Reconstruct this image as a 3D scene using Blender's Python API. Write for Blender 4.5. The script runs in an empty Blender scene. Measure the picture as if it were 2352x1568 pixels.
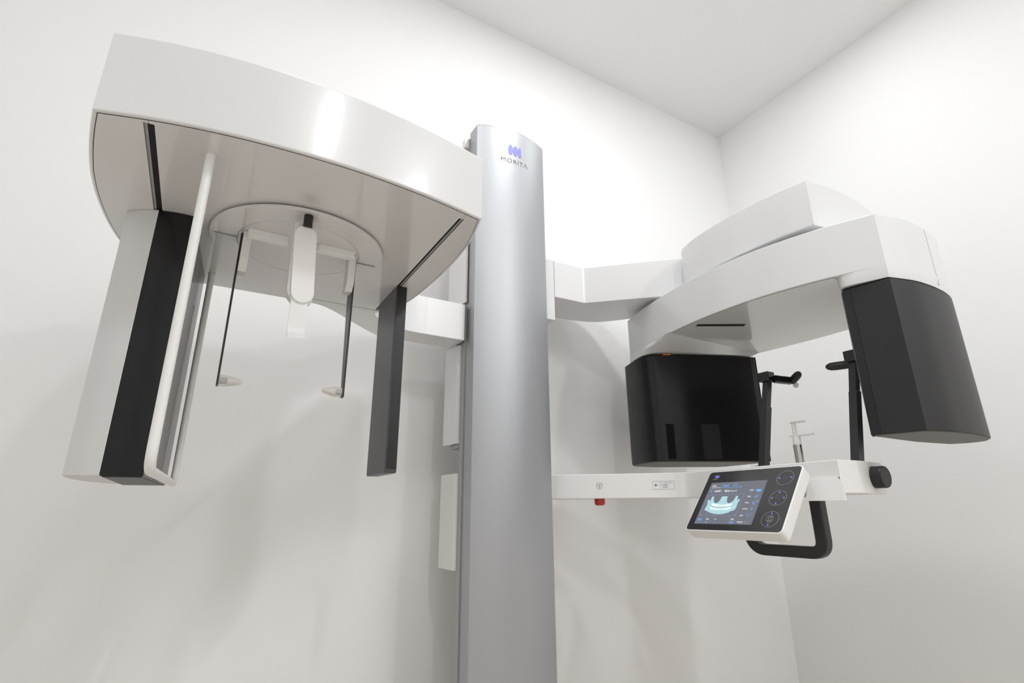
import bpy, bmesh, math
from mathutils import Vector, Matrix

S = bpy.context.scene
C = S.collection
H = 1.12                       # eye height of the camera; every z below is measured from there

# ------------------------------------------------------------------ camera
cam = bpy.data.cameras.new('camera')
cam.sensor_fit = 'HORIZONTAL'
cam.sensor_width = 36.0
cam.lens = 36.0 * 1208.0 / 2352.0
cam.clip_start = 0.02
camera = bpy.data.objects.new('camera', cam)
C.objects.link(camera)
pi_, ya_, ro_ = math.radians(17.727), math.radians(-30.296), math.radians(-0.344)
_r = Vector((math.cos(ya_), math.sin(ya_), 0))
_f = Vector((-math.sin(ya_) * math.cos(pi_), math.cos(ya_) * math.cos(pi_), math.sin(pi_)))
_u = _r.cross(_f)
r2 = math.cos(ro_) * _r + math.sin(ro_) * _u
u2 = -math.sin(ro_) * _r + math.cos(ro_) * _u
camera.matrix_world = Matrix(((r2.x, u2.x, -_f.x, 0), (r2.y, u2.y, -_f.y, 0), (r2.z, u2.z, -_f.z, H), (0, 0, 0, 1)))
S.camera = camera

# ------------------------------------------------------------------ world, exposure
w = bpy.data.worlds.new('world'); S.world = w
w.use_nodes = True
w.node_tree.nodes['Background'].inputs[0].default_value = (0.8, 0.85, 1, 1)
w.node_tree.nodes['Background'].inputs[1].default_value = 0.0
S.view_settings.view_transform = 'Standard'
S.view_settings.look = 'None'
S.view_settings.gamma = 1.0
S.view_settings.use_curve_mapping = False
S.view_settings.exposure = 0.13
S.cycles.max_bounces = 10
S.cycles.diffuse_bounces = 7
S.cycles.use_denoising = True
S.cycles.caustics_reflective = False
S.cycles.caustics_refractive = False

# ceiling lights: x, y, power (W), size x, size y (equal sizes = round downlight)
CEIL = 2.625
LAMPS = [(0.42, -1.60, 18, 0.10, 0.62), (2.05, -1.86, 30, 0.10, 0.62), (1.2, 0.9, 17, 0.2, 0.2), (0.1, 0.55, 6.5, 0.2, 0.2), (2.27, 0.965, 3.5, 0.12, 0.12)]
for x, y, p, sx, sy in LAMPS:
    ld = bpy.data.lights.new('ceiling_lamp', 'AREA')
    ld.shape = 'DISK' if sx == sy else 'RECTANGLE'
    ld.size = sx; ld.size_y = sy
    ld.energy = p; ld.color = (0.960, 0.982, 1.0)
    lo = bpy.data.objects.new('ceiling_lamp', ld)
    lo.location = (x, y, CEIL + H - 0.02)
    C.objects.link(lo)

# ------------------------------------------------------------------ materials
def mat(name, col, rough=0.5, metal=0.0, coat=0.0, coat_rough=0.03, emit=None, estr=0.0, alpha=1.0, trans=0.0,
        noise=0.0, nscale=40.0, bump=0.0, bscale=200.0, ior=1.5, rnoise=0.0, spec=0.5):
    m = bpy.data.materials.new(name); m.use_nodes = True
    nt = m.node_tree; b = nt.nodes['Principled BSDF']
    b.inputs['Base Color'].default_value = (*col, 1)
    b.inputs['Roughness'].default_value = rough
    b.inputs['Metallic'].default_value = metal
    b.inputs['Coat Weight'].default_value = coat
    b.inputs['Coat Roughness'].default_value = coat_rough
    b.inputs['IOR'].default_value = ior
    b.inputs['Specular IOR Level'].default_value = spec
    b.inputs['Transmission Weight'].default_value = trans
    if emit:
        b.inputs['Emission Color'].default_value = (*emit, 1)
        b.inputs['Emission Strength'].default_value = estr
    if noise or bump or rnoise:
        tc = nt.nodes.new('ShaderNodeTexCoord')
    if noise or rnoise:
        n = nt.nodes.new('ShaderNodeTexNoise'); n.inputs['Scale'].default_value = nscale
        n.inputs['Detail'].default_value = 4
        nt.links.new(tc.outputs['Object'], n.inputs['Vector'])
        if noise:
            mr = nt.nodes.new('ShaderNodeMapRange')
            mr.inputs['To Min'].default_value = 1 - noise; mr.inputs['To Max'].default_value = 1 + noise
            nt.links.new(n.outputs['Fac'], mr.inputs['Value'])
            mx = nt.nodes.new('ShaderNodeVectorMath'); mx.operation = 'SCALE'
            mx.inputs[0].default_value = col
            nt.links.new(mr.outputs[0], mx.inputs['Scale'])
            nt.links.new(mx.outputs[0], b.inputs['Base Color'])
        if rnoise:
            m2 = nt.nodes.new('ShaderNodeMapRange')
            m2.inputs['To Min'].default_value = max(0.0, rough - rnoise); m2.inputs['To Max'].default_value = rough + rnoise
            nt.links.new(n.outputs['Fac'], m2.inputs['Value'])
            nt.links.new(m2.outputs[0], b.inputs['Roughness'])
    if bump:
        n2 = nt.nodes.new('ShaderNodeTexNoise'); n2.inputs['Scale'].default_value = bscale
        n2.inputs['Detail'].default_value = 3
        nt.links.new(tc.outputs['Object'], n2.inputs['Vector'])
        bp = nt.nodes.new('ShaderNodeBump'); bp.inputs['Strength'].default_value = bump
        bp.inputs['Distance'].default_value = 0.002
        nt.links.new(n2.outputs['Fac'], bp.inputs['Height'])
        nt.links.new(bp.outputs[0], b.inputs['Normal'])
    return m

M = {}
M['wall'] = mat('wall_paint', (0.87, 0.868, 0.865), 0.8, noise=0.008, nscale=3.0, bump=0.10, bscale=60, spec=0.25)
M['ceiling'] = mat('ceiling_paint', (0.84, 0.84, 0.835), 0.75, noise=0.01, nscale=2.0)
M['floor'] = mat('floor_vinyl', (0.63, 0.57, 0.505), 0.45, noise=0.12, nscale=6.0)
M['reflection_panel'] = mat('reflection_panel_brown', (0.20, 0.17, 0.15), 0.4, noise=0.08, nscale=5)
M['gloss'] = mat('white_gloss_housing', (0.765, 0.765, 0.77), 0.30, coat=0.7, coat_rough=0.09, noise=0.004, nscale=8)
M['panel'] = mat('white_gloss_panel', (0.72, 0.71, 0.70), 0.25, coat=0.7, coat_rough=0.04, noise=0.004, nscale=8)
M['satin'] = mat('white_satin_plastic', (0.86, 0.86, 0.85), 0.38, noise=0.006, nscale=15)
M['shell'] = mat('pale_grey_shell', (0.66, 0.665, 0.66), 0.35, noise=0.006, nscale=15)
M['cream'] = mat('white_warm_plastic', (0.78, 0.775, 0.75), 0.42, noise=0.006, nscale=15)
M['silver'] = mat('silver_column_paint', (0.44, 0.45, 0.47), 0.45, metal=0.72, noise=0.02, nscale=350, bump=0.06, bscale=900)
M['silver_side'] = mat('silver_side_paint', (0.47, 0.475, 0.48), 0.45, metal=0.6, noise=0.01, nscale=200)
M['rail'] = mat('grey_rail_metal', (0.42, 0.42, 0.42), 0.5, metal=0.5, noise=0.02, nscale=60)
M['black'] = mat('black_plastic', (0.012, 0.012, 0.013), 0.35, rnoise=0.04, nscale=30)
M['blackgloss'] = mat('black_gloss_cover', (0.012, 0.012, 0.0125), 0.22, spec=0.28, noise=0.03, nscale=20)
M['anthracite'] = mat('anthracite_cover', (0.022, 0.022, 0.023), 0.42, spec=0.35, noise=0.03, nscale=20)
M['charcoal'] = mat('charcoal_metallic_bar', (0.09, 0.09, 0.092), 0.42, metal=0.3, noise=0.06, nscale=300)
M['boxbase'] = mat('box_base_olive_grey', (0.11, 0.105, 0.09), 0.5, noise=0.02, nscale=20)
M['dark'] = mat('dark_recess', (0.008, 0.008, 0.008), 0.8, noise=0.02, nscale=20)
M['gap'] = mat('shadow_gap', (0.05, 0.048, 0.045), 0.8, noise=0.02, nscale=20)
M['seam'] = mat('seam_grey', (0.42, 0.41, 0.40), 0.7, noise=0.02, nscale=20)
M['window'] = mat('smoked_window', (0.065, 0.063, 0.063), 0.25, spec=0.4, noise=0.02, nscale=20)
M['chrome'] = mat('brushed_chrome', (0.55, 0.53, 0.50), 0.22, metal=1.0, noise=0.03, nscale=80)
M['slit'] = mat('slit_black', (0.002, 0.002, 0.002), 0.4, spec=0.1, noise=0.02, nscale=20)
M['pane'] = mat('sensor_pane', (0.026, 0.026, 0.027), 0.25, spec=0.3, noise=0.02, nscale=20)
M['red'] = mat('red_button_plastic', (0.42, 0.012, 0.008), 0.28, coat=0.4, noise=0.03, nscale=30)
M['orange'] = mat('orange_film', (0.75, 0.20, 0.01), 0.4, noise=0.03, nscale=30)
M['lilac'] = mat('lilac_print', (0.27, 0.27, 0.68), 0.4, noise=0.01, nscale=30)
M['print'] = mat('grey_print', (0.10, 0.10, 0.105), 0.5, noise=0.01, nscale=30)
M['clear'] = mat('clear_silicone', (0.80, 0.78, 0.74), 0.10, noise=0.01, nscale=30)
M['clear'].node_tree.nodes['Principled BSDF'].inputs['Alpha'].default_value = 0.35
M['lamp'] = mat('lamp_diffuser', (0.9, 0.9, 0.9), 0.5, emit=(1, 0.985, 0.965), estr=8, noise=0.01, nscale=30)
# screen graphics
def em(name, col, s=0.75):
    return mat(name, tuple(c * 0.2 for c in col), 0.5, emit=col, estr=s, noise=0.01, nscale=50)
M['scr'] = em('screen_background', (0.135, 0.14, 0.17), 0.9)
M['scr_white'] = em('screen_white', (0.80, 0.84, 0.86), 0.9)
M['scr_blue'] = em('screen_blue', (0.12, 0.42, 0.95), 0.9)
M['scr_line'] = em('screen_grid_line', (0.22, 0.30, 0.48), 0.9)
M['scr_jaw'] = em('screen_jaw_cyan', (0.38, 0.60, 0.65), 0.9)
M['scr_hole'] = em('screen_hollow', (0.10, 0.105, 0.13), 0.9)
M['scr_teeth'] = em('screen_teeth', (0.75, 0.90, 0.86), 0.9)
M['scr_dark'] = em('screen_dark_line', (0.05, 0.12, 0.13), 0.9)
M['scr_green'] = em('screen_green', (0.30, 0.42, 0.28), 0.9)
M['key_ring'] = mat('key_ring_print', (0.42, 0.42, 0.40), 0.5, noise=0.01, nscale=30)
M['key_dim'] = mat('key_dim_print', (0.13, 0.12, 0.13), 0.5, noise=0.01, nscale=30)
M['key_lilac'] = em('key_arrow_lilac', (0.25, 0.20, 0.80), 0.8)

# ------------------------------------------------------------------ geometry helpers
def tag(o, label=None, cat=None, group=None, kind=None):
    if label: o['label'] = label
    if cat: o['category'] = cat
    if group: o['group'] = group
    if kind: o['kind'] = kind
    return o

def root(name, loc, label, cat, group=None):
    o = bpy.data.objects.new(name, None)
    o.empty_display_size = 0.05
    o.location = (loc[0], loc[1], loc[2] + H)
    C.objects.link(o)
    return tag(o, label, cat, group)

def wloc(o):
    v = Vector((0, 0, 0))
    while o:
        v += o.location; o = o.parent
    return v

def even(o):
    """large faces decide the shading, so rims do not smear over flat sides"""
    for p in o.data.polygons:
        if len(p.vertices) > 4: p.use_smooth = False
    md = o.modifiers.new('weighted_normals', 'WEIGHTED_NORMAL')
    md.keep_sharp = True; md.weight = 80

def link(name, bm, m, parent=None, label=None, angle=0.6, recalc=True):
    """bm holds coordinates in the room frame (z from camera height)"""
    if recalc:
        bmesh.ops.recalc_face_normals(bm, faces=bm.faces)
    if parent:
        off = wloc(parent)
    else:
        lo = Vector((min(v.co.x for v in bm.verts), min(v.co.y for v in bm.verts), min(v.co.z for v in bm.verts)))
        hi = Vector((max(v.co.x for v in bm.verts), max(v.co.y for v in bm.verts), max(v.co.z for v in bm.verts)))
        off = Vector(((lo.x + hi.x) / 2, (lo.y + hi.y) / 2, lo.z + H))
    sh = Vector((0, 0, H)) - off
    for v in bm.verts:
        v.co += sh
    me = bpy.data.meshes.new(name)
    bm.to_mesh(me); bm.free()
    me.shade_smooth()
    me.set_sharp_from_angle(angle=angle)
    me.materials.append(m)
    o = bpy.data.objects.new(name, me)
    C.objects.link(o)
    even(o)
    if parent: o.parent = parent
    else: o.location = off
    if label: o['label'] = label
    return o

def struct(name, bm, m):
    return tag(link(name, bm, m), kind='structure')

def curve(pts, n=8):
    """dense Catmull-Rom polyline through pts (2D or 3D tuples), end points included"""
    P = [Vector(p) for p in pts]
    if len(P) == 2: return [tuple(p) for p in P]
    P = [P[0] * 2 - P[1]] + P + [P[-1] * 2 - P[-2]]
    out = []
    for i in range(1, len(P) - 2):
        a, b, c, d = P[i - 1], P[i], P[i + 1], P[i + 2]
        for k in range(n):
            t = k / n
            out.append(tuple(0.5 * ((2 * b) + (c - a) * t + (2 * a - 5 * b + 4 * c - d) * t * t + (3 * b - a - 3 * c + d) * t ** 3)))
    out.append(tuple(P[-2]))
    return out

def outline(*segs):
    """join segments (lists of points); drop doubled junctions"""
    out = []
    for s in segs:
        for p in s:
            if not out or (Vector(p) - Vector(out[-1])).length > 1e-5:
                out.append(tuple(p))
    if (Vector(out[0]) - Vector(out[-1])).length < 1e-5: out.pop()
    return out

def rounded(pts, r, n=5):
    """round the corners of a polygon; r one radius or a list"""
    out = []; N = len(pts)
    for i in range(N):
        ri = r[i] if isinstance(r, (list, tuple)) else r
        p = Vector(pts[i]); a = Vector(pts[i - 1]) - p; b = Vector(pts[(i + 1) % N]) - p
        if ri <= 0: out.append(tuple(p)); continue
        ang = a.angle(b); d = min(ri / math.tan(ang / 2), a.length * 0.49, b.length * 0.49)
        A = p + a.normalized() * d; B = p + b.normalized() * d
        for k in range(n + 1):
            t = k / n
            out.append(tuple(A * (1 - t) ** 2 + p * 2 * t * (1 - t) + B * t * t))
    return out

def area2(pts):
    return sum(pts[i - 1][0] * pts[i][1] - pts[i][0] * pts[i - 1][1] for i in range(len(pts)))

def offset(pts, d):
    """shrink polygon by d"""
    s = 1 if area2(pts) > 0 else -1
    out = []; N = len(pts)
    for i in range(N):
        p = Vector(pts[i][:2]); a = (p - Vector(pts[i - 1][:2])); b = (Vector(pts[(i + 1) % N][:2]) - p)
        if a.length < 1e-9: a = b
        if b.length < 1e-9: b = a
        a.normalize(); b.normalize()
        na = Vector((-a.y, a.x)) * s; nb = Vector((-b.y, b.x)) * s
        n = na + nb
        if n.length < 1e-6: n = na
        n.normalize()
        k = 1 / max(0.45, n.dot(na))
        out.append(tuple(p + n * d * k))
    return out

def layers(bm, rings, cap0=True, cap1=True):
    """rings: list of lists of 3D points with equal counts"""
    vs = [[bm.verts.new(p) for p in r] for r in rings]
    N = len(rings[0])
    for a, b in zip(vs, vs[1:]):
        for i in range(N):
            bm.faces.new((a[i], a[(i + 1) % N], b[(i + 1) % N], b[i]))
    if cap0: bm.faces.new(vs[0][::-1])
    if cap1: bm.faces.new(vs[-1])
    return vs

def prism(pts, z0, z1, r=0.003, n=3, bm=None):
    """extrude an outline, with rounded rims of radius r"""
    bm = bm or bmesh.new()
    if r > 0:
        angs = [math.pi / 2 * k / n for k in range(n + 1)]
        rings = [[(*p, z0 + r - r * math.cos(a)) for p in offset(pts, r - r * math.sin(a))] for a in angs]
        rings += [[(*p, z1 - r + r * math.sin(a)) for p in offset(pts, r - r * math.cos(a))] for a in angs]
    else:
        rings = [[(*p, z0) for p in pts], [(*p, z1) for p in pts]]
    layers(bm, rings)
    return bm

def loft(rings):
    bm = bmesh.new(); layers(bm, rings); return bm

def box(x0, y0, z0, x1, y1, z1, r=0.0, bm=None, rc=0.0):
    pts = [(x0, y0), (x1, y0), (x1, y1), (x0, y1)]
    if rc > 0: pts = rounded(pts, rc)
    return prism(pts, z0, z1, r, bm=bm)

def xform(bm, mtx, start=0):
    for v in list(bm.verts)[start:]:
        v.co = mtx @ v.co
    return bm

def tube(path, rad, seg=16, bm=None, square=False, closed_ends=True):
    """sweep a circle (or rounded square) along a 3D path; rad may be a list"""
    bm = bm or bmesh.new()
    P = [Vector(p) for p in path]; rings = []
    up = None
    for i, p in enumerate(P):
        t = (P[min(i + 1, len(P) - 1)] - P[max(i - 1, 0)]).normalized()
        if up is None:
            up = Vector((1, 0, 0)) if abs(t.x) < 0.9 else Vector((0, 1, 0))
        up = (up - t * up.dot(t)).normalized()
        s = t.cross(up)
        r = rad[i] if isinstance(rad, (list, tuple)) else rad
        ring = []
        for k in range(seg):
            a = 2 * math.pi * k / seg + (math.pi / seg if square else 0)
            c, d = math.cos(a), math.sin(a)
            if square:
                e = 0.30
                c = math.copysign(abs(c) ** e, c); d = math.copysign(abs(d) ** e, d)
            ring.append(tuple(p + (up * c + s * d) * r))
        rings.append(ring)
    layers(bm, rings)
    return bm

def lathe(prof, centre, axis='Z', seg=48, bm=None):
    """prof: (r, h) pairs; revolve about axis through centre"""
    bm = bm or bmesh.new(); rings = []
    c = Vector(centre)
    for r, h in prof:
        ring = []
        for k in range(seg):
            a = 2 * math.pi * k / seg
            u, v = r * math.cos(a), r * math.sin(a)
            d = {'Z': (u, v, h), 'X': (h, u, v), 'Y': (u, h, v)}[axis]
            ring.append(tuple(c + Vector(d)))
        rings.append(ring)
    layers(bm, rings)
    return bm

def fillet_path(pts, r, n=6):
    out = [pts[0]]
    for i in range(1, len(pts) - 1):
        p = Vector(pts[i]); a = Vector(pts[i - 1]) - p; b = Vector(pts[i + 1]) - p
        A = p + a.normalized() * r; B = p + b.normalized() * r
        for k in range(n + 1):
            t = k / n
            out.append(tuple(A * (1 - t) ** 2 + p * 2 * t * (1 - t) + B * t * t))
    out.append(pts[-1])
    return out

def circ(cx, cy, r, n=32, a0=0, a1=360):
    return [(cx + r * math.cos(math.radians(a0 + (a1 - a0) * k / n)), cy + r * math.sin(math.radians(a0 + (a1 - a0) * k / n))) for k in range(n + 1)]

def text_bm(body, size, depth=0.0002, shear=0.0, bold=0.0, align='LEFT', spacing=1.0, xs=1.0):
    cu = bpy.data.curves.new('t', 'FONT')
    cu.body = body; cu.size = size; cu.extrude = depth; cu.shear = shear
    cu.offset = bold; cu.align_x = align; cu.space_character = spacing; cu.resolution_u = 3
    o = bpy.data.objects.new('t', cu); C.objects.link(o)
    dg = bpy.context.evaluated_depsgraph_get(); dg.update()
    me = bpy.data.meshes.new_from_object(o.evaluated_get(dg))
    bm = bmesh.new(); bm.from_mesh(me)
    for v in bm.verts: v.co.x *= xs
    bpy.data.objects.remove(o); bpy.data.curves.remove(cu); bpy.data.meshes.remove(me)
    return bm

# =================================================================== ROOM
X0, X1, Y0, Y1, Z0, Z1 = -1.75, 2.986, -2.45, 2.05, -H, CEIL
T = 0.08
struct('floor', box(X0 - T, Y0 - T, Z0 - T, X1 + T, Y1 + T, Z0), M['floor'])
struct('ceiling', box(X0 - T, Y0 - T, Z1, X1 + T, Y1 + T, Z1 + T), M['ceiling'])
struct('wall_back', box(X0 - T, Y1, Z0, X1 + T, Y1 + T, Z1), M['wall'])
struct('wall_right', box(X1, Y0, Z0, X1 + T, Y1, Z1), M['wall'])
struct('wall_left', box(X0 - T, Y0, Z0, X0, Y1, Z1), M['wall'])
struct('wall_front', box(X0, Y0 - T, Z0, X1, Y0, Z1), M['wall'])
struct('baseboard_back', box(X0, Y1 - 0.012, Z0, X1, Y1, Z0 + 0.07, 0.002), M['satin'])
struct('baseboard_right', box(X1 - 0.012, Y0, Z0, X1, Y1 - 0.012, Z0 + 0.07, 0.002), M['satin'])
# unseen dark panel added behind the camera to darken the column's reflection
d = struct('dark_reflection_panel', box(1.75, Y0, Z0, 2.75, Y0 + 0.04, Z0 + 2.05, 0.003), M['reflection_panel'])

LT = ['long ceiling light panel behind the camera, nearer the cephalostat side', 'long ceiling light panel behind the camera, nearer the right wall',
      'round ceiling downlight above the middle of the machine', 'round ceiling downlight above the cephalostat', 'small ceiling spotlight over the scanner hub']
for i, (x, y, p, sx, sy) in enumerate(LAMPS):
    t = root('ceiling_light', (x, y, CEIL - 0.016), LT[i], 'ceiling light')
    if sx == sy:
        r = sx / 2
        pts = circ(x, y, r + 0.02, 40)[:-1]
    else:
        pts = [(x - sx / 2 - 0.02, y - sy / 2 - 0.02), (x + sx / 2 + 0.02, y - sy / 2 - 0.02), (x + sx / 2 + 0.02, y + sy / 2 + 0.02), (x - sx / 2 - 0.02, y + sy / 2 + 0.02)]
    link('light_frame', prism(pts, CEIL - 0.008, CEIL - 0.0005, 0.002), M['satin'], t)
    link('diffuser', prism(offset(pts, 0.018), CEIL - 0.012, CEIL - 0.008, 0.001), M['lamp'], t)

# =================================================================== COLUMN
col = root('support_column', (0.9945, 1.74, -H), 'tall silver floor column with curved front and a lilac logo near its top', 'x-ray machine column')
CX, CW = 0.9945, 0.1685
def face_y(x): return 1.70 - 0.041 * (1 - ((x - CX) / CW) ** 2)
ZT = 1.594
arc = [(CX - CW + 2 * CW * k / 36, face_y(CX - CW + 2 * CW * k / 36)) for k in range(37)]
link('column_shell', prism(outline(arc, [(CX + CW, 1.769), (CX - CW, 1.769)]), -H + 0.02, ZT - 0.004, 0.001, 1), M['silver'], col, angle=0.35)
link('top_cap', prism(offset(outline(arc, [(CX + CW, 1.769), (CX - CW, 1.769)]), 0.0012), ZT - 0.0035, ZT, 0.001, 1), M['silver_side'], col, angle=0.35)
link('rear_rail', box(0.8215, 1.7695, -H + 0.02, 1.16, 1.7985, 1.565, 0.002), M['rail'], col)
link('rail_end_cover', box(0.803, 1.772, 1.515, 0.835, 1.80, 1.563, 0.004), M['satin'], col)
link('rail_end_cover', box(0.790, 1.80, 1.40, 0.83, 1.835, 1.515, 0.005), M['silver_side'], col)
link('base_plate', box(0.76, 1.62, -H, 1.23, 1.80, -H + 0.02, 0.004), M['silver_side'], col)
# logo wrapped on the curved face
def wrap(bm, x0, z0):
    for v in bm.verts:
        x = x0 + v.co.x; z = z0 + v.co.y
        v.co = Vector((x, face_y(x) - 0.0003 - max(v.co.z, 0) * 2.0, z))
    return bm
t = text_bm('MORITΛ', 0.0300, 0.0002, 0, -0.0003, 'CENTER', 1.10, 1.12)
link('logo_letters', wrap(t, 0.9890, 1.4215), M['print'], col, 'dark grey brand lettering on the column front')
for k, (dx, dz, a, b) in enumerate([(-0.0235, 0.0, 0.0112, 0.0258), (0.0, 0.0, 0.0117, 0.0258), (0.0232, 0.0, 0.0112, 0.0258)]):
    bm = bmesh.new()
    pts = []
    for q in range(40):
        an = 2 * math.pi * q / 40
        x = a * math.cos(an); y = b * math.sin(an)
        if k == 2: x = min(x, 0.0062 + 0.09 * max(0, -y))           # the third oval is cut on its upper right
        pts.append((x + dx, y + dz, 0.0004))
    layers(bm, [[(p[0], p[1], 0.0) for p in pts], pts])
    link('logo_oval', wrap(bm, 0.9920, 1.4875), M['lilac'], col, 'lilac oval of the logo')

# =================================================================== LIFT CARRIAGES
up = root('upper_lift_carriage', (1.0, 1.82, 0.233), 'white lift carriage behind the upper column carrying both arms', 'x-ray machine carriage')
link('carriage_body', prism(rounded([(0.812, 1.757), (0.822, 1.757), (0.822, 1.80), (1.168, 1.80), (1.168, 1.757), (1.247, 1.757), (1.247, 1.93), (0.812, 1.93)], [0.003, 0, 0, 0, 0, 0.006, 0.03, 0.01]), 0.78, 1.068, 0.003), M['gloss'], up)
link('carriage_side_block', prism(rounded([(0.809, 1.80), (1.19, 1.80), (1.19, 1.905), (0.800, 1.905)], [0.010, 0.01, 0.01, 0.004]), 0.2335, 0.615, 0.003), M['gloss'], up, 'lower white block under the arm')
link('carriage_backing', box(0.835, 1.886, 0.40, 1.17, 1.925, 1.0, 0.002), M['satin'], up)
link('carriage_foot', box(0.818, 1.7995, 0.218, 1.15, 1.87, 0.2325, 0.001), M['rail'], up)
low = root('lower_lift_carriage', (1.0, 1.86, -0.2), 'white lift carriage block low behind the column carrying the patient arm', 'x-ray machine carriage')
link('carriage_block', prism(rounded([(0.811, 1.80), (1.21, 1.80), (1.21, 1.93), (0.809, 1.93)], [0.012, 0.01, 0.01, 0.004]), -0.20, 0.127, 0.003), M['cream'], low)

# =================================================================== CEPHALOSTAT
ce = root('cephalostat', (0.13, 1.26, 0.62), 'large white curved cephalostat head hanging at the left of the column', 'cephalostat')
ZU, ZH = 0.62, 0.7815
f_ = curve([(-0.234, 0.940), (-0.150, 0.9155), (-0.065, 0.8985), (0.02, 0.889), (0.11, 0.8855), (0.20, 0.8875), (0.30, 0.898), (0.38, 0.9115), (0.467, 0.931)])
r_ = curve([(0.467, 0.931), (0.490, 1.025), (0.502, 1.12), (0.5055, 1.22), (0.505, 1.32), (0.500, 1.423), (0.492, 1.497), (0.480, 1.552), (0.460, 1.603)])
l_ = curve([(-0.170, 1.637), (-0.200, 1.585), (-0.219, 1.532), (-0.244, 1.453), (-0.259, 1.358), (-0.2655, 1.251), (-0.264, 1.157), (-0.2565, 1.078), (-0.246, 1.005), (-0.234, 0.940)])
head = outline(f_, r_, [(0.225, 1.603), (0.210, 1.637), (-0.170, 1.637)], l_)
link('head_housing', prism(head, ZU, ZH, 0.004, 4), M['gloss'], ce, angle=0.5)
SL_L = (-0.1645, 0.932, -0.1485, 1.60)
SL_R = (0.4205, 0.950, 0.4325, 1.60)
gasket = offset(head, 0.0066)
link('gasket', prism(gasket, ZU - 0.0005, ZU + 0.006, 0), M['gap'], ce)
def cut(o, cutters):
    """boolean the cutters out of o and apply"""
    o.modifiers.clear()
    for c in cutters:
        c.modifiers.clear()
        md = o.modifiers.new('b', 'BOOLEAN'); md.operation = 'DIFFERENCE'; md.solver = 'EXACT'; md.object = c
    dg = bpy.context.evaluated_depsgraph_get(); dg.update()
    me = bpy.data.meshes.new_from_object(o.evaluated_get(dg))
    o.modifiers.clear()
    old = o.data; o.data = me; bpy.data.meshes.remove(old)
    me.set_sharp_from_angle(angle=0.5)
    for p in me.polygons:
        if abs(p.normal.z) > 0.995: p.use_smooth = False
    even(o)
    for c in cutters:
        m_ = c.data; bpy.data.objects.remove(c); bpy.data.meshes.remove(m_)
plate = link('underside_panel', prism(offset(head, 0.0079), ZU - 0.0014, ZU + 0.004, 0.0006, 2), M['panel'], ce)
gas = [o for o in ce.children if o.name.startswith('gasket')][0]
hh = [o for o in ce.children if o.name.startswith('head_housing')][0]
def cutter(bm): return link('cutter', bm, M['dark'])
cut(plate, [cutter(box(SL_L[0], SL_L[1], 0.6, SL_L[2], SL_L[3], 0.65)), cutter(box(SL_R[0], SL_R[1], 0.6, SL_R[2], SL_R[3], 0.65)),
            cutter(box(-0.1572, 0.89, 0.60, -0.1566, 0.94, 0.65)), cutter(box(0.4262, 0.89, 0.60, 0.4268, 0.96, 0.65))])
cut(gas, [cutter(box(SL_L[0], SL_L[1], 0.6, SL_L[2], SL_L[3], 0.65)), cutter(box(SL_R[0], SL_R[1], 0.6, SL_R[2], SL_R[3], 0.65))])
cut(hh, [cutter(box(SL_L[0] - .0001, SL_L[1], 0.6, SL_L[2] + .0001, SL_L[3], 0.645)), cutter(box(SL_R[0] - .0001, SL_R[1], 0.6, SL_R[2] + .0001, SL_R[3], 0.645))])
M['slot_plug'] = mat('lit_slot_and_plug_grey', (0.36, 0.37, 0.35), 0.5, noise=0.01, nscale=20)  # grey for the painted lit slot walls and for the ear tip plugs
link('slot_lit_wall', box(SL_L[0] + .0002, SL_L[1] + .001, ZU + 0.001, SL_L[0] + 0.0053, SL_L[3] - .001, 0.64), M['slot_plug'], ce)  # grey strip paints the light on the slot's inner wall
link('slot_lit_wall', box(SL_R[0] + 0.0067, SL_R[1] + .001, ZU + 0.001, SL_R[2] - .0002, SL_R[3] - .001, 0.64), M['slot_plug'], ce)
link('slot_shade_fill', box(SL_L[0] + 0.0055, SL_L[1] + .001, ZU + 0.002, SL_L[2] - 0.0002, SL_L[3] - .001, 0.6445), M['dark'], ce)  # near-flush dark block paints the shade inside the slot
link('slot_shade_fill', box(SL_R[0] + 0.0002, SL_R[1] + .001, ZU + 0.002, SL_R[0] + 0.0065, SL_R[3] - .001, 0.6445), M['dark'], ce)

# side arm to the column
am = outline([(0.225, 1.6045), (0.457, 1.6045)], curve([(0.457, 1.6045), (0.432, 1.628), (0.436, 1.648), (0.470, 1.69), (0.525, 1.728), (0.590, 1.748), (0.66, 1.752)]), [(0.8115, 1.752), (0.8115, 1.872)],
             curve([(0.70, 1.872), (0.60, 1.871), (0.545, 1.867), (0.497, 1.852), (0.42, 1.786), (0.349, 1.717), (0.300, 1.672), (0.262, 1.6465), (0.235, 1.639), (0.210, 1.6375)]))
link('side_arm', prism(am, ZU - 0.0005, 0.768, 0.0025, 3), M['gloss'], ce, 'white arm joining the head to the column', angle=0.5)

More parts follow.
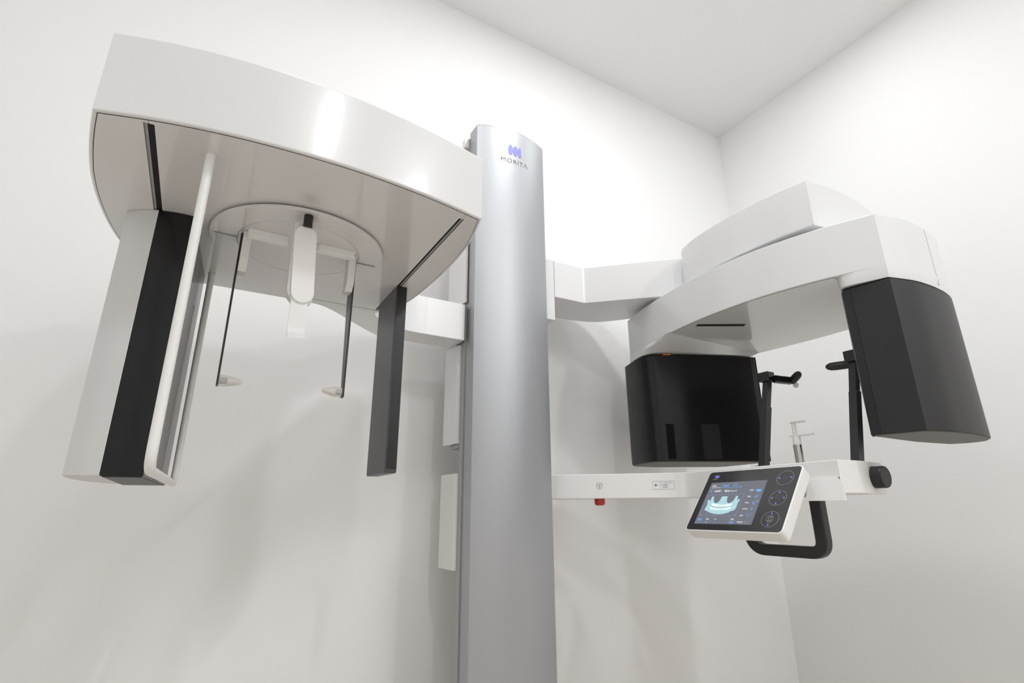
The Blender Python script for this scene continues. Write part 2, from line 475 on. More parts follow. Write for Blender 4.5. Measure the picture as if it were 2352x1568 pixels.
# rotating disc with ear rods
DC = (0.1375, 1.262)
RO, RI, ZD = 0.1965, 0.1385, 0.608
link('disc_spacer', lathe([(RO - 0.012, 0.0), (RO - 0.012, 0.012)], (*DC, ZD + 0.005), seg=96), M['dark'], ce)
disc = link('rotating_disc', lathe([(RI + 0.0006, 0.0), (RO - 0.0012, 0.0), (RO, 0.0012), (RO, 0.0050), (RI + 0.0006, 0.0050), (RI + 0.0006, 0.0)], (*DC, ZD), seg=128), M['panel'], ce)
def disc_ring(r0, r1, z0, z1, seg=128):
    bm = bmesh.new(); rs = []
    for r, z in ((r0, z0), (r1 - 0.001, z0), (r1, z0 + 0.001), (r1, z1), (r0, z1)):
        rs.append([bm.verts.new((DC[0] + r * math.cos(2 * math.pi * k / seg), DC[1] + r * math.sin(2 * math.pi * k / seg), z)) for k in range(seg)])
    for i in range(5):
        a, b = rs[i], rs[(i + 1) % 5]
        for k in range(seg): bm.faces.new((a[k], a[(k + 1) % seg], b[(k + 1) % seg], b[k]))
    return bm
bpy.data.objects.remove(disc)
disc = link('rotating_disc', disc_ring(RI + 0.0005, RO, ZD, ZD + 0.006), M['panel'], ce)
def stadium(x0, x1, y, w, z0, z1, r=0.0):
    pts = []
    for k in range(13):
        a = -math.pi / 2 + math.pi * k / 12; pts.append((x1 - w / 2 + w / 2 * math.cos(a), y + w / 2 * math.sin(a)))
    for k in range(13):
        a = math.pi / 2 + math.pi * k / 12; pts.append((x0 + w / 2 + w / 2 * math.cos(a), y + w / 2 * math.sin(a)))
    return prism(pts, z0, z1, r)
cut(disc, [cutter(stadium(-0.050, 0.012, 1.262, 0.0088, 0.60, 0.62)), cutter(stadium(0.262, 0.323, 1.262, 0.0088, 0.60, 0.62))])
link('disc_centre', lathe([(0.0, 0.0), (RI - 0.0005, 0.0), (RI - 0.0005, 0.006), (0.0, 0.006)][1:3], (*DC, ZD + 0.0002), seg=128), M['panel'], ce)
link('slide_bar', stadium(0.018, 0.105, 1.212, 0.0215, 0.5905, ZD + 0.0005, 0.002), M['satin'], ce)
link('slide_bar', stadium(0.168, 0.258, 1.212, 0.0215, 0.5905, ZD + 0.0005, 0.002), M['satin'], ce)
def ear_rod(sx, x):
    s = sx
    rod = link('ear_rod', loft([[(x - .0022, 1.238, .252), (x + .0022, 1.238, .252), (x + .0022, 1.256, .252), (x - .0022, 1.256, .252)],
                                [(x - .0022, 1.238, .50), (x + .0022, 1.238, .50), (x + .0022, 1.285, .50), (x - .0022, 1.285, .50)],
                                [(x - .0022, 1.238, .6085), (x + .0022, 1.238, .6085), (x + .0022, 1.285, .6085), (x - .0022, 1.285, .6085)]]), M['black'], ce, 'thin black ear rod')
    xa, xb = (x + .0025, x + .0195) if s > 0 else (x - .0195, x - .0025)
    # bracket with a curved lower front
    pr = [(1.221, 0.607), (1.221, 0.545), (1.224, 0.53), (1.234, 0.519), (1.2365, 0.5155), (1.2365, 0.514), (1.262, 0.514), (1.262, 0.607)]
    bm = bmesh.new(); layers(bm, [[(xa, y, z) for y, z in pr], [(xb, y, z) for y, z in pr]])
    link('rod_bracket', bm, M['cream'], ce)
    ex = x + s * 0.003; c = (ex, 1.247, 0.264)
    prof = [(0.0116, 0.0), (0.0124, 0.002 * s), (0.0124, 0.012 * s), (0.0114, 0.018 * s), (0.0068, 0.036 * s), (0.0058, 0.0400 * s), (0.0038, 0.0428 * s), (0.0012, 0.0442 * s)]
    link('ear_tip', lathe(prof, c, 'X', 32), M['clear'], rod, 'clear conical ear tip')
    inn = [(0.0100, 0.0145 * s), (0.0096, 0.018 * s), (0.0052, 0.0355 * s), (0.0036, 0.0395 * s), (0.001, 0.041 * s)]
    link('tip_core', lathe(inn, c, 'X', 24), M['cream'], rod)
    link('tip_plug', lathe([(0.0070, 0.0), (0.0070, 0.0142 * s)], c, 'X', 24), M['slot_plug'], rod)
ear_rod(1, 0.0085); ear_rod(-1, 0.2670)
# nasion support in the middle
link('pivot_pin', lathe([(0.0095, 0.0), (0.0095, 0.03)], (0.127, 1.086, ZD - 0.029), seg=24), M['black'], ce)
def yplate(pts, y0, y1, r=0.002):
    bm = prism([(p[0], p[1]) for p in pts], 0, 1, 0)
    bm.free(); bm = bmesh.new()
    n = 3; rings = []
    for k in range(n + 1):
        a = math.pi / 2 * k / n
        rings.append([(p[0], y0 + r - r * math.cos(a), p[1]) for p in offset(pts, r - r * math.sin(a))])
    rings.append([(p[0], y1, p[1]) for p in pts])
    layers(bm, rings); return bm
def stadium_v(cx0, cz0, cx1, cz1, w, n=14):
    """outline of a capsule from (cx0,cz0) to (cx1,cz1), width w"""
    d = Vector((cx1 - cx0, cz1 - cz0)).normalized(); s = Vector((d.y, -d.x)); out = []
    for k in range(n + 1):
        a = math.pi * k / n; v = Vector((cx0, cz0)) + (s * math.cos(a) - d * math.sin(a)) * w / 2; out.append(tuple(v))
    for k in range(n + 1):
        a = math.pi * k / n; v = Vector((cx1, cz1)) + (-s * math.cos(a) + d * math.sin(a)) * w / 2; out.append(tuple(v))
    return out
nm = [(0.1025, 0.592), (0.1035, 0.437)] + [(0.1290 - 0.0255 * math.cos(math.pi * k / 16), 0.437 - 0.0255 * math.sin(math.pi * k / 16)) for k in range(1, 16)] + [(0.1545, 0.437), (0.1485, 0.592)]
link('nasion_mount', yplate(nm, 1.0935, 1.12, 0.001), M['cream'], ce)
link('nasion_cover', yplate(stadium_v(0.1255, 0.560, 0.1330, 0.430, 0.045), 1.084, 1.0933, 0.001), M['satin'], ce, 'smooth white capsule-shaped nasion cover')
link('pivot_barrel', yplate(stadium_v(0.1325, 0.426, 0.1327, 0.4255, 0.046), 1.0936, 1.113, 0.002), M['cream'], ce)
nas = [(1.090, 0.430), (1.0885, 0.36), (1.086, 0.345), (1.078, 0.333), (1.070, 0.329), (1.070, 0.332), (1.076, 0.337), (1.0835, 0.349), (1.0995, 0.36), (1.0995, 0.430)]
nas = [(1.094, 0.430), (1.094, 0.350), (1.091, 0.340), (1.083, 0.332), (1.079, 0.330), (1.079, 0.334), (1.0835, 0.3375), (1.0875, 0.345), (1.0895, 0.356), (1.0895, 0.430)]
bm = bmesh.new(); layers(bm, [[(0.1135 + 0.0, y, z) for y, z in nas], [(0.1465, y, z) for y, z in nas]])
link('nasion_piece', bm, M['satin'], ce, angle=0.7)

# =================================================================== CEPHALOSTAT DETECTOR
de = root('cephalostat_detector', (-0.13, 1.42, 0.063), 'tall white and black detector box hanging under the left of the cephalostat', 'x-ray detector')
ZB = 0.063
shell = outline(curve([(-0.214, 1.276), (-0.186, 1.2525), (-0.1545, 1.2365)]), [(-0.1545, 1.60), (-0.165, 1.60)], curve([(-0.165, 1.60), (-0.205, 1.50), (-0.219, 1.38), (-0.214, 1.276)]))
link('white_shell', prism(shell, ZB + 0.001, ZU - 0.0015, 0.001, 1), M['shell'], de, 'light grey-white side shell', angle=0.4)
body = outline(curve([(-0.1535, 1.2365), (-0.1200, 1.2300), (-0.0905, 1.2290)]), [(-0.0870, 1.2310), (-0.0625, 1.590), (-0.067, 1.598), (-0.1535, 1.598)])
link('black_body', prism(body, ZB, ZU - 0.0015, 0.0015, 2), M['blackgloss'], de, 'black front and back body', angle=0.4)
link('bottom_cover', prism(offset(body, 0.003), ZB - 0.0015, ZB + 0.002, 0.0005, 1), M['anthracite'], de)
# glossy window on the side that faces the tube, with a paler upright strip and a latch
dv = Vector((0.0245, 0.359, 0)).normalized(); nv = Vector((dv.y, -dv.x, 0))
def on_side(s0, s1, z0, z1, out, th=0.0008):
    o0 = Vector((-0.0870, 1.2310, 0)) + nv * (out - th)
    pts = [(o0 + dv * s0)[:2], (o0 + dv * s1)[:2], (o0 + dv * s1 + nv * th)[:2], (o0 + dv * s0 + nv * th)[:2]]
    return prism([tuple(p) for p in pts], z0, z1, 0)
link('side_window', on_side(0.01, 0.350, ZB + 0.008, ZU - 0.004, 0.0009), M['window'], de, 'smoked grey side face')
link('window_strip', on_side(0.245, 0.262, ZB + 0.012, 0.50, 0.0013), M['seam'], de)
link('latch', on_side(0.085, 0.10, 0.222, 0.262, 0.0022, 0.0015), M['black'], de)

# guard tube in front of the detector
gt = root('guard_tube', (-0.06, 1.26, 0.055), 'white U-shaped guard tube hanging from the cephalostat beside the black detector', 'guard tube')
path = fillet_path([(-0.0635, 0.970, 0.6184), (-0.0635, 0.970, 0.0600), (-0.0455, 1.545, 0.0640), (-0.0455, 1.545, 0.6184)], 0.035, 8)
link('tube', tube(path, 0.0078, 20), M['satin'], gt, angle=1.2)
link('ferrule', lathe([(0.0086, 0), (0.0086, 0.004)], (-0.063, 0.970, 0.6145), seg=24), M['cream'], gt)
link('ferrule', lathe([(0.0092, 0), (0.0092, 0.004)], (-0.0455, 1.545, 0.6145), seg=24), M['cream'], gt)

# secondary collimator plate on the right slot
pl = root('collimator_plate', (0.435, 1.46, 0.09), 'charcoal rectangular collimator bar hanging under the right slot of the cephalostat', 'collimator')
pp = rounded([(1.3745, 0.0925), (1.549, 0.0925), (1.549, 0.6184), (1.3745, 0.6184)], [0.010, 0.010, 0.001, 0.001])
bm = bmesh.new(); rr = 0.0015
rings = [[(0.4195 + rr - rr * math.cos(a), *p) for p in offset(pp, rr - rr * math.sin(a))] for a in (0, 0.8, 1.57)] + \
        [[(0.4505 - rr + rr * math.sin(a), *p) for p in offset(pp, rr - rr * math.cos(a))] for a in (0, 0.8, 1.57)]
layers(bm, rings)
link('plate_body', bm, M['charcoal'], pl, angle=0.5)
link('edge_sheet', prism([(0.4215, 1.3741), (0.4490, 1.3741), (0.4490, 1.3750), (0.4215, 1.3750)], 0.1025, 0.6175, 0), M['black'], pl, 'black narrow front edge')
link('face_sheet', prism([(0.4192, 1.380), (0.4197, 1.380), (0.4197, 1.545), (0.4192, 1.545)], 0.103, 0.612, 0), M['charcoal'], pl)

# =================================================================== SCANNER UPPER ARM + HUB
ua = root('scanner_upper_arm', (1.6, 1.3, 0.891), 'white angled upper arm and rounded hub cap reaching right from the column', 'x-ray machine arm')
arm = outline(rounded([(1.2475, 1.757), (1.408, 1.752), (1.77, 1.414)], [0, 0.02, 0], 6), curve([(1.90, 1.50), (1.86, 1.66), (1.725, 1.815), (1.665, 1.885), (1.597, 1.938), (1.483, 1.967), (1.396, 1.973), (1.2475, 1.93)]))
link('angled_arm', prism(arm, 0.891, 1.0665, 0.003, 3), M['gloss'], ua, angle=0.5)
hub = outline(curve([(1.660, 1.390), (1.631, 1.29), (1.618, 1.18), (1.614, 1.069), (1.624, 0.928), (1.645, 0.826)]),
              curve([(1.645, 0.826), (1.748, 0.8105), (1.83, 0.806), (1.91, 0.807), (1.99, 0.813), (2.066, 0.823), (2.13, 0.838)]),
              curve([(2.13, 0.838), (2.16, 1.0), (2.165, 1.2), (2.12, 1.40), (2.0, 1.52), (1.88, 1.56), (1.80, 1.50), (1.70, 1.43), (1.660, 1.390)]))
link('hub_cap', prism(hub, 0.893, 1.065, 0.004, 3), M['gloss'], ua, angle=0.5)
link('hub_bearing', lathe([(0.16, 0.0004), (0.16, 0.0218)], (1.90, 1.22, 0.8708), seg=64), M['satin'], ua)

# =================================================================== ROTATING SCANNER ARM
ra = root('rotating_scanner_arm', (1.9, 1.22, 0.65), 'white curved rotating arm with a black box hanging from each end', 'x-ray scanner')
ZA0, ZA1 = 0.695, 0.871
rot = outline(curve([(1.700, 1.795), (1.655, 1.66), (1.620, 1.51), (1.595, 1.36), (1.584, 1.22), (1.586, 1.09), (1.602, 0.965), (1.640, 0.82), (1.700, 0.674)]),
              curve([(1.700, 0.674), (1.791, 0.650), (1.86, 0.6425), (1.93, 0.6415), (2.0, 0.646), (2.06, 0.656), (2.116, 0.673), (2.155, 0.70), (2.178, 0.75), (2.198, 0.85), (2.218, 1.0), (2.226, 1.12), (2.225, 1.25), (2.207, 1.44), (2.175, 1.62), (2.13, 1.76)]),
              curve([(2.13, 1.76), (2.0, 1.82), (1.85, 1.84), (1.700, 1.795)]))
link('arm_housing', prism(rot, ZA0, ZA1, 0.003, 3), M['gloss'], ra, angle=0.5)
und = [p for p in offset(rot, 0.006) if 0.80 < p[1] < 1.60]
i0 = next(i for i in range(len(und)) if (Vector(und[i]) - Vector(und[i - 1])).length > 0.2)
und = und[i0:] + und[:i0]
g2 = link('underside_gasket', prism(und, ZA0 - 0.0004, ZA0 + 0.003, 0), M['gap'], ra)
p2 = link('underside_panel', prism(offset(und, 0.0014), ZA0 - 0.0012, ZA0 + 0.002, 0.0004, 1), M['panel'], ra)
slot = [(1.622, 1.322), (1.787, 1.2255), (1.806, 1.250), (1.637, 1.346)]
cut(p2, [cutter(prism(slot, 0.68, 0.71, 0))])
link('slot_strip', prism(offset(slot, -0.0005), ZA0 - 0.0006, ZA0 + 0.001, 0), M['dark'], ra)
link('end_seam', box(1.9415, 0.64115, 0.668, 1.9420, 0.643, 0.868), M['seam'], ra)

# neck and black box at the far (left) end
def resample(pts, n):
    P = [Vector(p) for p in pts]; L = [0]
    for a, b in zip(P, P[1:]): L.append(L[-1] + (b - a).length)
    out = []
    for k in range(n):
        s = L[-1] * k / (n - 1); i = 0
        while i < len(L) - 2 and L[i + 1] < s: i += 1
        t = (s - L[i]) / max(1e-9, L[i + 1] - L[i]); out.append(tuple(P[i].lerp(P[i + 1], t)))
    return out
n1 = 30
topf = resample(curve([(1.700, 1.795), (1.655, 1.66), (1.622, 1.52), (1.600, 1.455), (1.640, 1.444), (1.75, 1.452), (2.0, 1.460), (2.198, 1.462)]), n1)
midf = resample(curve([(1.700, 1.797), (1.658, 1.68), (1.635, 1.60), (1.640, 1.53), (1.70, 1.50), (1.80, 1.49), (2.0, 1.462), (2.15, 1.45)]), n1)
botf = resample(curve([(1.700, 1.800), (1.662, 1.70), (1.664, 1.645), (1.682, 1.612), (1.74, 1.578), (1.82, 1.538), (1.96, 1.48), (2.10, 1.436)]), n1)
def ringz(front, back, z, dz=None):
    out = []
    for i, p in enumerate(front): out.append((p[0], p[1], z + (dz[i] if dz else 0)))
    for p in back: out.append((p[0], p[1], z))
    return out
arch = [0.012 * math.exp(-((i - 13) / 4.0) ** 2) for i in range(n1)]
link('detector_neck', loft([ringz(topf, [(2.17, 1.62), (2.13, 1.755), (1.9, 1.82)], ZA0 + 0.001),
                            ringz(midf, [(2.16, 1.62), (2.12, 1.755), (1.9, 1.825)], 0.676, [a * 0.5 for a in arch]),
                            ringz(botf, [(2.13, 1.62), (2.10, 1.75), (1.9, 1.83)], 0.6575, arch)]), M['gloss'], ra, angle=0.9)
link('indicator_film', prism([(1.715, 1.602), (1.745, 1.586), (1.750, 1.596), (1.720, 1.612)], 0.6515, 0.6568, 0), M['orange'], ra, 'orange strip above the black box')
bxf = outline(curve([(1.712, 1.850), (1.697, 1.828), (1.668, 1.745), (1.656, 1.69), (1.661, 1.650), (1.680, 1.624)]),
              curve([(1.680, 1.624), (1.74, 1.590), (1.813, 1.552), (1.944, 1.492), (2.075, 1.430)], 4),
              curve([(2.075, 1.430), (2.098, 1.425), (2.112, 1.440), (2.135, 1.60), (2.145, 1.68)], 5), [(2.13, 1.72), (1.86, 1.862), (1.74, 1.868)])
lb = link('left_black_box', prism(bxf, 0.190, 0.6505, 0.003, 3), M['blackgloss'], ra, 'glossy black box at the far end of the arm', angle=0.5)
link('box_base', prism(offset(bxf, 0.006), 0.1865, 0.192, 0.001, 1), M['boxbase'], lb)
uf = Vector((1.813 - 1.944, 1.552 - 1.492, 0)).normalized() * -1; nf = Vector((uf.y, -uf.x, 0))
def on_box(x0, x1, z0, z1, m, nm):
    def at(x):
        pts = [(1.680, 1.624), (1.74, 1.590), (1.813, 1.552), (1.944, 1.492), (2.075, 1.430)]
        for a, b in zip(pts, pts[1:]):
            if x <= b[0]: return a[1] + (b[1] - a[1]) * (x - a[0]) / (b[0] - a[0])
    a = Vector((x0, at(x0), 0)) + nf * 0.0012; b = Vector((x1, at(x1), 0)) + nf * 0.0012
    pts = [a[:2], b[:2], (b - nf * 0.002)[:2], (a - nf * 0.002)[:2]]
    link(nm, prism([tuple(p) for p in pts], z0, z1, 0), m, lb)
on_box(1.700, 1.729, 0.198, 0.345, M['slit'], 'sensor_slit')
on_box(1.835, 1.908, 0.198, 0.345, M['pane'], 'sensor_window')

# near (right) end: neck and anthracite box
nk = outline(curve([(1.692, 0.812), (1.672, 0.803), (1.661, 0.785), (1.6665, 0.757), (1.6815, 0.720), (1.700, 0.674)]), curve([(1.700, 0.674), (1.791, 0.650), (1.86, 0.6425), (1.93, 0.6415), (2.0, 0.646), (2.06, 0.656), (2.116, 0.673), (2.150, 0.700), (2.160, 0.74)]), [(2.15, 0.80), (2.10, 0.818), (1.70, 0.818)])
link('generator_neck', loft([[(*p, ZA0 + 0.005) for p in offset(nk, -0.0006)], [(*p, 0.685) for p in offset(nk, -0.0004)], [(*p, 0.668) for p in offset(nk, 0.001)], [(*p, 0.6575) for p in offset(nk, 0.003)]]), M['gloss'], ra, angle=0.7)
rb_o = outline(rounded([(1.700, 0.817), (1.6755, 0.80), (1.675, 0.776), (1.7005, 0.6735)], [0.004, 0.006, 0.004, 0], 3),
               curve([(1.7005, 0.6735), (1.790, 0.6505), (1.86, 0.6435), (1.93, 0.6425), (2.0, 0.647), (2.06, 0.658), (2.112, 0.676), (2.146, 0.705), (2.156, 0.75)]), [(2.135, 0.795), (1.96, 0.817)])
link('neck_gasket', prism(offset(rb_o, 0.004), 0.6525, 0.658, 0), M['dark'], ra)
rbx = link('right_dark_box', prism(rb_o, 0.200, 0.6525, 0.003, 3), M['anthracite'], ra, 'anthracite box at the near end of the arm', angle=0.35)
link('box_seam', prism([(1.6738, 0.7750), (1.6762, 0.7746), (1.6762, 0.7756), (1.6738, 0.7760)], 0.203, 0.650, 0), M['dark'], rbx)
link('box_base', prism(offset(rb_o, 0.005), 0.1975, 0.202, 0.001, 1), M['boxbase'], rbx)

# =================================================================== PATIENT ARM
pa = root('patient_support_arm', (1.5, 1.3, 0.039), 'long white horizontal patient arm with warning marks behind the touchscreen', 'patient support')
PB, PT = 0.039, 0.132
beam = outline([(1.211, 1.803), (1.235, 1.803)], curve([(1.235, 1.803), (1.40, 1.652), (1.56, 1.508), (1.595, 1.470), (1.612, 1.43), (1.608, 1.30), (1.594, 1.08), (1.580, 0.862)]),
               curve([(1.580, 0.862), (1.70, 0.852), (1.840, 0.872)]), [(1.855, 0.885), (1.856, 1.05)], curve([(1.856, 1.05), (1.85, 1.25), (1.80, 1.45), (1.65, 1.66), (1.45, 1.85), (1.36, 1.91)]), [(1.211, 1.92)])
link('beam', prism(beam, PB, PT, 0.0035, 3), M['satin'], pa, angle=0.5)
link('raised_cover', prism(rounded([(1.655, 1.205), (1.78, 1.205), (1.76, 1.46), (1.66, 1.50)], 0.01), PT - 0.002, PT + 0.012, 0.002), M['satin'], pa)
# bracket towards the touchscreen
br = [[(1.5755, 0.8660, 0.0835), (1.5770, 0.9510, 0.0835), (1.60, 0.951, 0.0835), (1.60, 0.866, 0.0835)],
      [(1.5600, 0.8510, 0.0195), (1.5600, 0.9640, 0.0195), (1.60, 0.964, 0.0195), (1.60, 0.866, 0.0195)]]
link('panel_bracket', loft(br), M['satin'], pa)
link('bracket_gap', prism([(1.5775, 0.8645), (1.5775, 0.8668), (1.600, 0.8668), (1.600, 0.8645)], 0.0385, 0.0838, 0), M['gap'], pa)
link('panel_support', box(1.566, 0.975, 0.030, 1.61, 1.15, 0.080, 0.006), M['satin'], pa)
# knob
kc = (1.752, 0.862, 0.086)
kb = link('adjustment_knob', lathe([(0.029, 0.003), (0.0315, 0.0), (0.032, -0.004), (0.032, -0.034), (0.0305, -0.0375), (0.0285, -0.0385), (0.027, -0.038)], kc, 'Y', 48), M['anthracite'], pa, 'round black adjustment knob')
link('knob_collar', lathe([(0.034, 0.004), (0.034, 0.0)], (kc[0], kc[1] + 0.001, kc[2]), 'Y', 48), M['satin'], pa)
# grab handle
hp = fillet_path([(1.600, 0.953, 0.036), (1.600, 0.953, -0.125), (1.600, 1.178, -0.125), (1.600, 1.235, 0.036)], 0.036, 8)
link('grab_handle', tube(hp, 0.0172, 20, square=True), M['black'], pa, 'thick black U-shaped grab handle', angle=0.9)
# emergency stop
e_c = Vector((1.376, 1.685, 0)); ed = Vector((1.60 - 1.235, 1.472 - 1.803, 0)).normalized(); en = Vector((ed.y, -ed.x, 0))
ec = e_c - en * 0.022
link('stop_button', lathe([(0.0205, 0.0), (0.0210, -0.014), (0.0200, -0.020), (0.0165, -0.024), (0.010, -0.0255)], (ec.x, ec.y, PB), 'Z', 36), M['red'], pa, 'round red emergency stop button')
# frame on the slanted beam face
def face_pt(u, v, out=0.0004):
    """u metres along the slanted face from (1.235,1.803), v height"""
    cu_ = _bl(u); return Vector((cu_[0], cu_[1], v)) + Vector((en.x, en.y, 0)) * out
_bp = curve([(1.235, 1.803), (1.40, 1.652), (1.56, 1.508), (1.595, 1.470)], 12)
def _bl(u):
    L = 0
    for a, b in zip(_bp, _bp[1:]):
        d_ = (Vector(b) - Vector(a)).length
        if L + d_ >= u: return tuple(Vector(a).lerp(Vector(b), (u - L) / d_))
        L += d_
    return _bp[-1]
def stick(bm, u0, v0, m, nm, parent, label=None, out=0.0003):
    for v in bm.verts:
        v.co = face_pt(u0 + v.co.x, v0 + v.co.y, out + max(0, v.co.z))
    return link(nm, bm, m, parent, label)
def strokes(lines, w, th=0.0002, bm=None, closed=False):
    """flat strokes in the XY plane"""
    bm = bm or bmesh.new()
    for ln in lines:
        for a, b in zip(ln, ln[1:]):
            a = Vector(a); b = Vector(b); d_ = (b - a)
            if d_.length < 1e-7: continue
            d_.normalize(); n_ = Vector((-d_.y, d_.x)) * w / 2; a = a - d_ * w * 0.3; b = b + d_ * w * 0.3
            q = [a - n_, b - n_, b + n_, a + n_]
            layers(bm, [[(p.x, p.y, 0) for p in q], [(p.x, p.y, th) for p in q]])
    return bm
def blob(pts, th=0.0002, bm=None):
    bm = bm or bmesh.new()
    layers(bm, [[(p[0], p[1], 0) for p in pts], [(p[0], p[1], th) for p in pts]]); return bm
u_em = (Vector((1.373, 1.676, 0)) - Vector((1.235, 1.803, 0))).length
sg = strokes([circ(0, 0, 0.0125), [(-0.0105, 0.0062), (0.0105, 0.0062), (0, -0.012), (-0.0105, 0.0062)]], 0.0007)
strokes([[(0, 0.0035), (0, -0.005)]], 0.0022, bm=sg)
stick(sg, u_em, 0.087, M['print'], 'stop_symbol', pa, 'stop symbol printed on the arm')
u_l0 = (Vector((1.525, 1.541, 0)) - Vector((1.235, 1.803, 0))).length
lb_ = strokes([[(0, 0), (0.080, 0), (0.080, 0.030), (0, 0.030), (0, 0)], [(0.029, 0), (0.029, 0.030)], [(0.015, 0.0155), (0.028, 0.0155)]], 0.0006)
for k in range(12):
    a = math.radians(30 * k); strokes([[(0.011, 0.0155), (0.011 + 0.0058 * math.cos(a), 0.0155 + 0.0058 * math.sin(a))]], 0.0004, bm=lb_)
blob(circ(0.011, 0.0155, 0.0029)[:-1], bm=lb_)
stick(lb_, u_l0, 0.0715, M['print'], 'laser_label_frame', pa, 'laser warning label printed on the arm')
for i, s_ in enumerate(['レーザクラス 1', 'LASER 1', 'LASER 1']):
    stick(text_bm(s_, 0.0058 if i == 0 else 0.0074, 0.0001), u_l0 + 0.034, 0.0715 + 0.0215 - 0.0082 * i, M['print'], 'laser_label_text', pa)

# temple supports
def temple(y, s):
    zt = 0.462
    xb, xt = 1.700, 1.800
    rod = loft([[(xb - .015, y - .012, PT), (xb + .015, y - .012, PT), (xb + .015, y + .012, PT), (xb - .015, y + .012, PT)],
                [(xb + .052, y - .012, .350), (xb + .080, y - .012, .350), (xb + .080, y + .012, .350), (xb + .052, y + .012, .350)],
                [(xb + .0525, y - .0105, .352), (xb + .0775, y - .0105, .352), (xb + .0775, y + .0105, .352), (xb + .0525, y + .0105, .352)],
                [(xt - .0160, y - .0105, .4513), (xt + .0090, y - .0105, .4513), (xt + .0090, y + .0105, .4513), (xt - .0160, y + .0105, .4513)]])
    return rod
tl = root('temple_support', (1.70, 1.180, PT), 'black temple support post with folded pad, nearer the glossy black box', 'head support', 'temple support posts')
link('post', temple(1.180, 1), M['black'], tl)
link('clamp_block', prism(rounded([(1.776, 1.160), (1.818, 1.160), (1.818, 1.206), (1.776, 1.206)], 0.005), 0.4515, 0.486, 0.003), M['black'], tl)
link('pad_arm', tube([(1.798, 1.152, 0.456), (1.820, 1.143, 0.4535), (1.866, 1.130, 0.4520)], 0.0125, 20, square=True), M['black'], tl, angle=0.9)
link('temple_pad', tube([(1.868, 1.134, 0.445), (1.866, 1.126, 0.448), (1.858, 1.108, 0.458), (1.852, 1.092, 0.4655), (1.849, 1.084, 0.469), (1.8475, 1.0795, 0.471)], [0.005, 0.0115, 0.0145, 0.0135, 0.0095, 0.003], 20), M['black'], tl, 'black oval pad')
link('pad_button', lathe([(0.0085, 0), (0.010, 0.002), (0.010, 0.006), (0.007, 0.008)], (1.866, 1.117, 0.4330), 'X', 24), M['cream'], tl, 'small white disc')
tr = root('temple_support', (1.70, 0.868, PT), 'black temple support post partly hidden behind the anthracite box', 'head support', 'temple support posts')
link('post', temple(0.868, -1), M['black'], tr)
link('clamp_block', prism(rounded([(1.776, 0.842), (1.818, 0.842), (1.818, 0.887), (1.776, 0.887)], 0.005), 0.4515, 0.489, 0.003), M['black'], tr)
link('pad_arm', tube([(1.826, 0.880, 0.4535), (1.806, 0.930, 0.454), (1.799, 0.944, 0.4543), (1.7945, 0.953, 0.4545), (1.7925, 0.9575, 0.4546)], [0.0140, 0.0140, 0.0132, 0.0090, 0.003], 20), M['black'], tr, 'black rounded pad arm')

# bite piece in its chrome holder
bt = root('bite_block', (1.70, 1.045, PT), 'white bite block standing in a chrome holder on the patient arm', 'bite block')
link('chrome_holder', lathe([(0.0125, 0), (0.0132, 0.001), (0.0132, 0.065), (0.0125, 0.067)], (1.70, 1.045, PT), seg=32), M['chrome'], bt, 'polished chrome tube')
link('sleeve', lathe([(0.0122, 0), (0.0125, 0.001), (0.0128, 0.024), (0.0135, 0.028)], (1.70, 1.045, 0.1985), seg=32), M['cream'], bt)
link('flange', prism(rounded([(1.690, 1.067), (1.690, 0.990), (1.712, 0.986), (1.714, 1.03), (1.716, 1.067)], 0.006), 0.226, 0.2305, 0.001), M['cream'], bt)
link('stem', lathe([(0.0065, 0), (0.0065, 0.042)], (1.70, 1.047, 0.2305), seg=20), M['cream'], bt)
link('bite_blade', prism(rounded([(1.690, 1.057), (1.690, 1.013), (1.714, 1.010), (1.714, 1.057)], 0.005), 0.2705, 0.2755, 0.001), M['cream'], bt)

# =================================================================== TOUCHSCREEN
O = Vector((1.5195, 1.2585, 0.1195))          # top left corner of the front face
Ux = Vector((0.0, -1.0, 0.0))
Uy = Vector((0.640, 0.0, 0.768)).normalized()
Un = Ux.cross(Uy)                              # towards the viewer
W_, H_ = 0.3350, 0.2405
ts = root('touchscreen_panel', (1.45, 1.09, 0.0), 'tilted touchscreen control panel with black face and white frame showing a jaw scan', 'control panel')
def onp(bm, ou=0.0, ov=0.0, ow=0.0):
    """local u right, v down positive as fraction metres, w out"""
    for v in bm.verts:
        v.co = O + Ux * (v.co.x + ou) + Uy * (v.co.y + ov) + Un * (v.co.z + ow)
    return bm
def rrect(x0, y0, x1, y1, r, n=6): return rounded([(x0, y0), (x1, y0), (x1, y1), (x0, y1)], r, n)
fr = rrect(0, -H_, W_, 0, 0.017)
def lay(pts, th, r=0.0): return prism(pts, 0, th, r)
# white case tapering backwards
case = bmesh.new()
layers(case, [[(p[0], p[1], -0.043) for p in offset(fr, 0.009)], [(p[0], p[1], -0.0405) for p in offset(fr, 0.004)], [(p[0], p[1], -0.036) for p in offset(fr, 0.0015)], [(p[0], p[1], -0.006) for p in fr], [(p[0], p[1], -0.001) for p in offset(fr, 0.0005)], [(p[0], p[1], 0.0) for p in offset(fr, 0.0022)]])
link('panel_case', onp(case), M['satin'], ts, 'white case', angle=0.9)
face_o = offset(fr, 0.0042)
fc = link('panel_face', onp(lay(face_o, 0.0012, 0.0004), 0, 0, -0.0006), M['blackgloss'], ts, 'black glass face')
bpy.data.objects[fc.name].data.materials[0] = mat('panel_glass_black', (0.020, 0.020, 0.021), 0.16, noise=0.02, nscale=20)
FW = 0.0006
